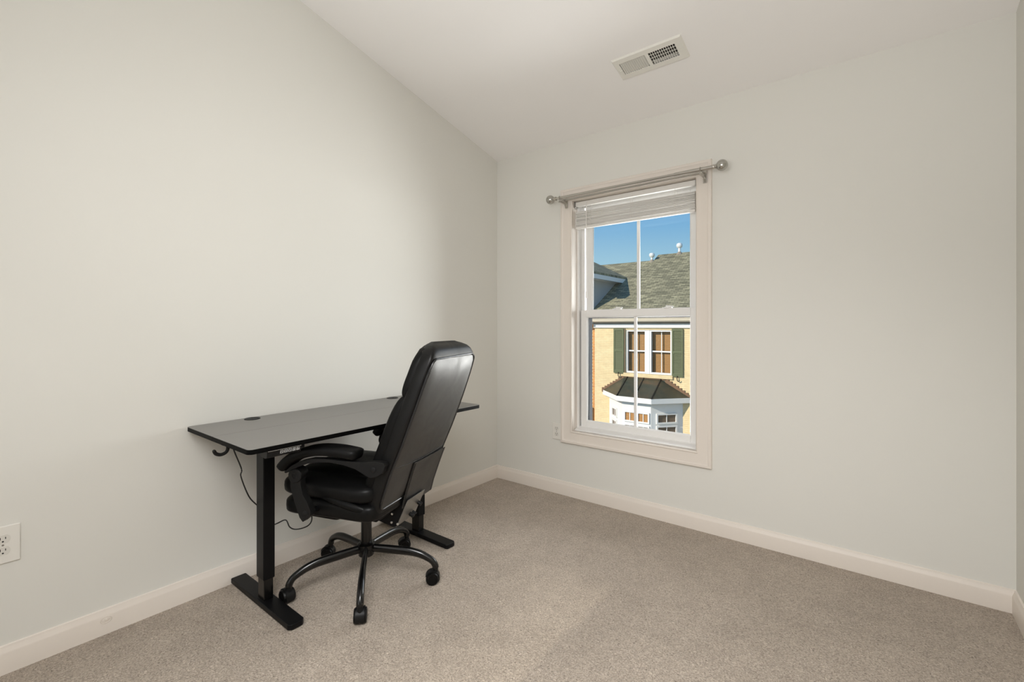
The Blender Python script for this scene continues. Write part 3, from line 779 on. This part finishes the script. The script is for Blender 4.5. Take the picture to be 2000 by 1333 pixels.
for sy in (1, -1):
    fn = lambda u, v, d, sy=sy: (u, sy * (d + .186 * u), v)     # the arms splay outward to the front
    # sweep the padded top: rounded section
    path = smooth_path([(x, sy * (.283 + .186 * x), z + .004) for x, z in padc], 4)
    nP = len(path); rings = []
    for k, p in enumerate(path):
        t = (path[min(k + 1, nP - 1)] - path[max(k - 1, 0)]).normalized()
        nrm = Vector((-t.z, 0, t.x)); nrm = nrm if nrm.z > 0 else -nrm
        e = min(1, (k + .35) / 3.2, (nP - 1 - k + .35) / 2.2); e = math.sqrt(max(0, 1 - (1 - e) ** 2))
        ring = []
        for j in range(24):
            a = 2 * PI * j / 24; c_, s_ = math.cos(a), math.sin(a)
            ring.append(p + Vector((0, 1, 0)) * (.039 * e * math.copysign(abs(c_) ** .55, c_)) + nrm * (.0215 * e * math.copysign(abs(s_) ** .65, s_)))
        rings.append(ring)
    ap = obj('armrest_pad', B().loft(rings), M['leather'], ang=70, **kw)
    af = obj('arm_frame', B().prism(frame_poly, fn, .274, .304, .005, -.003), M['plastic'], ang=30, bevel=.0015, **kw)
    ast = obj('arm_strut', B().prism(strut_poly, fn, .276, .304, .006, -.004), M['plastic'], bevel=.0015, **kw)
    ax = (-.186 * .98, sy * .98, 0)
    dsk = B(); dsk.lathe([(0, 0), (.0275, 0), (.0285, .003), (.0285, .050), (.026, .053), (.010, .053), (.009, .0515), (0, .0515)], fn(.106, .569, .256), ax, 32)
    obj('pivot', dsk, M['plastic'], ast, local=True)
    bt = B(); bt.lathe([(0, 0), (.012, 0), (.012, .004), (.010, .005), (0, .005)], fn(.056, .419, .3005), ax, 24)
    obj('bolt_cap', bt, M['plastic'], ast, local=True)
    bt = B(); bt.lathe([(0, 0), (.012, 0), (.012, .004), (.010, .005), (0, .005)], fn(-.226, .606, .3015), ax, 24)
    obj('bolt_cap', bt, M['plastic'], af, local=True)
    mt = B(); mt.tube([(.056, sy * .29, .419), (.056, sy * .225, .415)], .012, 12)
    obj('arm_mount', mt, M['blackmetal'], **kw)
    mt = B(); mt.tube([(-.226, sy * .245, .606), (-.235, sy * .19, .606)], .012, 12)
    obj('arm_mount', mt, M['plastic'], **kw)

# ---------------------------------------------------------------- houses across the street
FY = 12.0
th = root('townhouse', (-1.0, FY, -6), label='pale yellow painted-brick townhouse with green shutters seen through the window', cat='house')
HX0, HX1, GZ = -5.55, 7.0, -6.0
# front wall with the openings of the pair of windows
wx0, wx1, wz0, wz1 = -4.376, -2.808, -.405, 1.05
w = B()
w.box(HX0, wx0, FY, FY + .3, GZ, 1.7).box(wx1, HX1, FY, FY + .3, GZ, 1.7).box(wx0, wx1, FY, FY + .3, GZ, wz0).box(wx0, wx1, FY, FY + .3, wz1, 1.7)
w.box(HX0, HX1, FY + .3, FY + 8.3, GZ, 1.6)
obj('wall', w, M['ybrick'], th, smooth=False)
obj('window_sill', B().box(wx0 - .06, wx1 + .04, FY - .06, FY + .05, wz0 - .12, wz0 - .0), M['ybrick'], th, smooth=False)
obj('frieze', B().box(HX0 - .02, HX1, FY - .06, FY + .02, 1.12, 1.25), M['extwhite'], th, smooth=False)
obj('soffit_and_shade', B().box(HX0 - .02, HX1, FY - .24, FY + .02, 1.36, 1.40).box(HX0 - .02, HX1, FY - .03, FY + .02, 1.25, 1.37), M['fascia'], th, smooth=False)  # lower brown strip holds the eave's shade on the wall as colour
g = B()
gp = [(FY - .17, 1.31), (FY - .23, 1.31), (FY - .28, 1.35), (FY - .29, 1.40), (FY - .31, 1.42), (FY - .31, 1.46), (FY - .17, 1.46)]
g.prism(gp, lambda u, v, d: (d, u, v), HX0 - .1, HX1)
obj('gutter', g, M['gutter'], th, smooth=False)
tanp = math.tan(math.radians(30))
RE = (FY - .31, 1.47)
def roofslab(x0, x1, yr):
    zr = RE[1] + tanp * (yr - RE[0]); b = B()
    b.hexa([(x0, RE[0], RE[1] - .03), (x1, RE[0], RE[1] - .03), (x1, yr, zr - .1), (x0, yr, zr - .1), (x0, RE[0], RE[1]), (x1, RE[0], RE[1]), (x1, yr, zr), (x0, yr, zr)])
    yb = 2 * yr - RE[0]
    b.hexa([(x0, yr, zr - .1), (x1, yr, zr - .1), (x1, yb, RE[1] - .03), (x0, yb, RE[1] - .03), (x0, yr, zr), (x1, yr, zr), (x1, yb, RE[1]), (x0, yb, RE[1])])
    return b
RY1, RY2 = 16.40, 15.90
obj('roof', roofslab(-4.90, HX1 + .2, RY1), M['shingle'], th, smooth=False)
zr1 = RE[1] + tanp * (RY1 - RE[0]); zr2 = RE[1] + tanp * (RY2 - RE[0])
obj('gable_wall', B().prism([(RE[0] + .6, 1.6), (RY1, zr1 - .12), (2 * RY1 - RE[0] - .6, 1.6)], lambda u, v, d: (d, u, v), -4.86, -4.70), M['siding'], th, smooth=False)
def vent(x, y, z, h, r, parent):
    o = B(); o.lathe([(0, -.15), (r * .42, -.15), (r * .42, h - r * 1.2), (0, h - r * 1.2)], (x, y, z), (0, 0, 1), 18)
    oo = obj('roof_vent', o, M['galv'], parent)
    obj('vent_cap', B().lathe([(0, h - r * 1.6), (r * .6, h - r * 1.6), (r * .92, h - r * 1.2), (r, h - r * .7), (r * .8, h - r * .2), (r * .4, h), (0, h)], (x, y, z), (0, 0, 1), 20), M['galv'], oo)
    obj('flashing', B().lathe([(0, -.06), (r * 1.3, -.08), (r * .5, .06), (0, .06)], (x, y, z), (0, 0, 1), 16), M['fascia'], oo)
vent(-4.0, RY1 - .05, zr1 - .03, .42, .125, th)
# the pair of windows
for i, (x0, x1) in enumerate(((wx0, -3.66), (-3.55, wx1))):
    f = B(); t = .055
    f.box(x0, x0 + t, FY + .03, FY + .14, wz0, wz1).box(x1 - t, x1, FY + .03, FY + .14, wz0, wz1).box(x0 + t, x1 - t, FY + .03, FY + .14, wz0, wz0 + .06).box(x0 + t, x1 - t, FY + .03, FY + .14, wz1 - .055, wz1)
    zm = (wz0 + wz1) / 2 + .02
    f.box(x0 + t, x1 - t, FY + .09, FY + .14, zm - .022, zm + .022)
    fo = obj('window_frame', f, M['extwhite'], th, smooth=False)
    xm = (x0 + x1) / 2
    obj('muntin', B().box(xm - .012, xm + .012, FY + .11, FY + .135, wz0 + .05, wz1 - .05), M['extwhite'], fo, smooth=False)
    obj('pane', B().box(x0 + .04, x1 - .04, FY + .14, FY + .145, wz0 + .04, wz1 - .04), M['glass'], fo, smooth=False)
    obj('inside_blind', B().box(x0 + .02, x1 - .02, FY + .20, FY + .23, wz0, wz1), M['tanblind'], fo, smooth=False)
obj('mullion', B().box(-3.66, -3.55, FY + .02, FY + .25, wz0, wz1), M['extwhite'], th, smooth=False)
for x0, x1, nm in ((-4.80, -4.43, 0), (-2.79, -2.44, 1)):
    s = B(); y0, y1 = FY - .055, FY - .012
    z0, z1 = -.43, 1.09
    s.box(x0, x0 + .05, y0, y1, z0, z1).box(x1 - .05, x1, y0, y1, z0, z1).box(x0 + .05, x1 - .05, y0, y1, z0, z0 + .09).box(x0 + .05, x1 - .05, y0, y1, z1 - .07, z1).box(x0 + .05, x1 - .05, y0, y1, .30, .37)
    for (za, zb) in ((z0 + .09, .30), (.37, z1 - .07)):
        n = int((zb - za) / .045)
        for k in range(n):
            zc = za + (zb - za) * (k + .5) / n
            s.hexa([(x0 + .05, y0 + .004, zc - .022), (x1 - .05, y0 + .004, zc - .022), (x1 - .05, y0 + .010, zc - .022), (x0 + .05, y0 + .010, zc - .022), (x0 + .05, y0 + .028, zc + .022), (x1 - .05, y0 + .028, zc + .022), (x1 - .05, y0 + .034, zc + .022), (x0 + .05, y0 + .034, zc + .022)])
    so = obj('shutter', s, M['shutter'], th, smooth=False)
    if nm == 0: obj('shutter_edge', B().box(x1, x1 + .045, FY - .03, FY, z0, z1), M['shutterside'], so, smooth=False)
    xc = (x0 + x1) / 2 + .0
    obj('shutter_hook', B().tube(smooth_path([(xc, FY, z0 - .02), (xc, FY - .07, z0 + .02), (xc, FY - .075, z0 - .06), (xc + .02, FY - .075, z0 - .13), (xc + .06, FY - .075, z0 - .13), (xc + .07, FY - .075, z0 - .09)]), .014, 8), M['iron'], so)
# bay window with copper roof
BC = -3.70
bayE = [(-5.24, FY), (BC - .52, FY - 1.02), (BC + .62, FY - 1.02), (-2.20, FY)]
ztop, zed = -.55, -1.06
topE = [(-4.42, FY), (-4.30, FY - .02), (-3.15, FY - .02), (-3.00, FY)]
cr_ = B(); tv = [cr_.bm.verts.new((x, y, ztop)) for x, y in topE]; ev = [cr_.bm.verts.new((x, y, zed)) for x, y in bayE]
for i in range(3): cr_.bm.faces.new((tv[i], tv[i + 1], ev[i + 1], ev[i]))
cr_.bm.faces.new(ev[::-1]); cr_.bm.faces.new(tv)
cr_.bm.faces.new((tv[0], ev[0], ev[3], tv[3]))
bay = obj('bay_roof', cr_, M['copper'], th, smooth=False)
sm = B()
def lerp(a, c, t): return tuple(a[k] + (c[k] - a[k]) * t for k in range(3))
T = [(x, y, ztop) for x, y in topE]; E_ = [(x, y, zed) for x, y in bayE]
for a, c in ((T[1], E_[1]), (lerp(T[1], T[2], .5), lerp(E_[1], E_[2], .52)), (T[2], E_[2])):
    sm.tube([(a[0], a[1], a[2] + .012), (c[0], c[1] - .01, c[2] + .012)], .017, 6)
obj('standing_seam', sm, M['seam'], bay)
fl = B()
for (a, c, sgn) in ((T[0], E_[0], -1), (T[3], E_[3], 1)):
    n = 8
    for k in range(n):
        p = lerp(a, c, (k + .5) / n); hw = abs(c[0] - a[0]) / n * .62
        fl.box(p[0] - hw, p[0] + hw, FY - .035 - .002 * (k % 2), FY + .01, p[2] - .10, p[2] + .055)
fl.box(T[0][0], T[3][0], FY - .035, FY + .01, ztop - .02, ztop + .06)
obj('step_flashing', fl, M['copperedge'], bay, smooth=False)
fs = B()
def bandpts(off): # inset the eave polygon
    return [(bayE[0][0] + off * 1.3, FY), (bayE[1][0] + off * .45, FY - 1.02 + off), (bayE[2][0] - off * .45, FY - 1.02 + off), (bayE[3][0] - off * 1.3, FY)]
fs.prism(bandpts(.0), lambda u, v, d: (u, v, d), zed - .16, zed)
obj('bay_fascia', fs, M['extwhite'], th, smooth=False)
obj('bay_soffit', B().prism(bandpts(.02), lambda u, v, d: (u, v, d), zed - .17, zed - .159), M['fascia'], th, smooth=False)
bw = bandpts(.20)
obj('bay_wall', B().prism(bw, lambda u, v, d: (u, v, d), GZ + .3, zed - .165), M['extwhite'], th, smooth=False)
def bay_windows(p, q, spans, zrows, dark):
    dx, dy = q[0] - p[0], q[1] - p[1]; L = math.hypot(dx, dy); ux, uy = dx / L, dy / L; nx, ny = uy, -ux
    fn = lambda s, z, d: (p[0] + ux * s + nx * d, p[1] + uy * s + ny * d, z)
    for s0, s1 in spans:
        for z0, z1 in zrows:
            a, c = s0 * L, s1 * L; t = .045
            f = B()
            for u0, u1, v0, v1 in ((a, a + t, z0, z1), (c - t, c, z0, z1), (a + t, c - t, z0, z0 + t), (a + t, c - t, z1 - t, z1)):
                f.prism([(u0, v0), (u1, v0), (u1, v1), (u0, v1)], fn, 0, .05)
            if c - a > .4: f.prism([((a + c) / 2 - .012, z0 + t), ((a + c) / 2 + .012, z0 + t), ((a + c) / 2 + .012, z1 - t), ((a + c) / 2 - .012, z1 - t)], fn, 0, .03)
            fo = obj('bay_window_frame', f, M['extwhite'], th, smooth=False)
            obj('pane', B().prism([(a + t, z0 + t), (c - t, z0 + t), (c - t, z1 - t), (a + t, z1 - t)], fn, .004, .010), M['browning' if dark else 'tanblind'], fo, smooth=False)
bay_windows(bw[1], bw[2], ((.08, .50), (.54, .96)), ((-1.87, -1.53), (-3.9, -1.94)), False)
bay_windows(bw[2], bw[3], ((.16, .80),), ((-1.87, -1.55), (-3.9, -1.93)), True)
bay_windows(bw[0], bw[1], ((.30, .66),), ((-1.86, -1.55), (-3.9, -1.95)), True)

nb = root('brick_townhouse', (-8, FY + .12, -6), label='orange brick house with grey dormer at the left edge of the window view', cat='house')
obj('wall', B().box(-20, HX0 - .002, FY + .12, FY + 8, GZ, 1.5), M['obrick'], nb, smooth=False)
obj('roof', roofslab(-20, -4.9, RY2), M['shingle'], nb, smooth=False)
obj('gutter', B().prism(gp, lambda u, v, d: (d, u, v), -20, HX0 - .105), M['gutter'], nb, smooth=False)
obj('fascia', B().box(-20, HX0 - .03, FY - .24, FY + .2, 1.25, 1.40), M['extwhite'], nb, smooth=False)
obj('wall_window_trim', B().box(-6.6, HX0 - .12, FY + .06, FY + .125, -3.8, -1.75), M['fascia'], nb, smooth=False)
vent(-4.97, RY2 - .03, zr2 - .03, .34, .115, nb)
# dormer: ridge along y
dxr, dxe, dze, dzr, dyf = -7.9, -5.46, 3.02, 4.02, 11.75
roof_y = lambda z: RE[0] + (z - RE[1]) / tanp
d = B()
d.prism([(dxe - .28, 1.3), (dxe - .28, dze), (dxr, dzr - .1), (2 * dxr - dxe + .28, dze), (2 * dxr - dxe + .28, 1.3)], lambda u, v, q: (u, q, v), dyf + .3, dyf + 4.0)
obj('dormer_wall', d, M['siding'], nb, smooth=False)
d = B()
for sg in (1, -1):
    xe = dxe if sg == 1 else 2 * dxr - dxe
    d.hexa([(xe, dyf, dze - .02), (xe, roof_y(dze) + .25, dze - .02), (dxr, roof_y(dzr) + .2, dzr - .04), (dxr, dyf, dzr - .04), (xe, dyf, dze + .09), (xe, roof_y(dze) + .25, dze + .09), (dxr, roof_y(dzr) + .2, dzr + .12), (dxr, dyf, dzr + .12)])
obj('dormer_roof', d, M['shingle'], nb, smooth=False)
obj('dormer_fascia', B().box(dxe - .06, dxe + .01, dyf, roof_y(dze) + .1, dze - .16, dze + .0).box(dxe - .30, dxe, dyf, roof_y(dze) + .1, dze - .16, dze - .14), M['extwhite'], nb, smooth=False)
struct(obj('ground', B().box(-30, 25, .6, 40, GZ - .2, GZ), M['asphalt'], smooth=False))

# ---------------------------------------------------------------- light
wd_ = bpy.data.worlds.new('sky'); SC.world = wd_; wd_.use_nodes = True
nt = wd_.node_tree; bg = nt.nodes['Background']
tc = nt.nodes.new('ShaderNodeTexCoord'); sp = nt.nodes.new('ShaderNodeSeparateXYZ'); nt.links.new(tc.outputs['Generated'], sp.inputs[0])
sk = ramp(nt, sp.outputs[2], [(0, (.50, .68, .78)), (.13, (.36, .60, .76)), (.20, (.22, .47, .74)), (.30, (.125, .36, .70)), (1, (.05, .18, .5))])
nt.links.new(sk, bg.inputs[0]); bg.inputs[1].default_value = 1.0
def light(name, typ, loc, energy, col=(1, 1, 1), aim=None, size=None, sizey=None, spread=None):
    l = bpy.data.lights.new(name, typ); o = bpy.data.objects.new(name, l); COL.objects.link(o); o.location = loc
    l.energy = energy; l.color = col
    if typ == 'AREA':
        l.size = size
        if sizey: l.shape = 'RECTANGLE'; l.size_y = sizey
        if spread: l.spread = math.radians(spread)
    if aim is not None: o.rotation_euler = (Vector(aim) - Vector(loc)).to_track_quat('-Z', 'Y').to_euler()
    return o
sun = light('sun', 'SUN', (-20, -30, 30), 4.5, (1, .93, .82), aim=(-20 + .42, -30 + .78, 30 - .46))
sun.data.angle = math.radians(.6)
light('window_daylight', 'AREA', (1.15, .75, 1.0), 31, (1, 1, 1.01), aim=(1.0, -2, 1.1), size=1.3, sizey=1.5)
light('window_daylight_right', 'AREA', (2.0, 1.35, 1.3), 32, (1, 1, 1.01), aim=(.0, -1.2, 1.3), size=1.0, sizey=.9)
light('window_ground_bounce', 'AREA', (1.15, 1.0, .2), 36, (1, 1, 1.01), aim=(1.1, -1.2, 2.2), size=1.4, sizey=1.0)
light('back_fill', 'AREA', (1.3, -5.05, 1.3), 5, (1, .995, 1.0), aim=(1.3, 0, 1.0), size=2.0, sizey=2.2, spread=90)  # added fill from behind the camera, not an actual doorway
light('ceiling_bounce', 'AREA', (2.15, -3.3, 1.4), 22.5, (1, .995, 1.0), aim=(2.15, -1.5, 3.0), size=1.2, sizey=1.0, spread=150)
light('left_fill', 'AREA', (2.05, -3.1, 2.0), 16.5, (1, .995, .995), aim=(.8, -2.0, 0), size=1.0, sizey=1.0, spread=125)  # added fill for the left wall and carpet, no fixture there
light('right_floor_fill', 'AREA', (2.3, -2.8, 2.25), 14, (1, .995, .995), aim=(2.15, -1.7, 0), size=.8, sizey=.8, spread=95)  # added fill for the carpet on the right, no ceiling fixture

# ---------------------------------------------------------------- camera
cam = bpy.data.cameras.new('camera'); co = bpy.data.objects.new('camera', cam); COL.objects.link(co)
cam.sensor_width = 36; cam.lens = 902 / 2000 * 36; cam.shift_y = -28.5 / 2000; cam.clip_start = .05; cam.clip_end = 200
co.location = (2.30065, -2.73779, 1.165); co.rotation_euler = (PI / 2, 0, math.radians(38.2))
SC.camera = co
vs = SC.view_settings
vs.view_transform = 'Standard'; vs.look = 'None'; vs.gamma = 1; vs.exposure = 0; vs.use_curve_mapping = False
SC.cycles.max_bounces = 10; SC.cycles.diffuse_bounces = 6; SC.cycles.transparent_max_bounces = 16
SC.cycles.sample_clamp_indirect = 6; SC.cycles.use_denoising = True
SC.cycles.caustics_reflective = False; SC.cycles.caustics_refractive = False
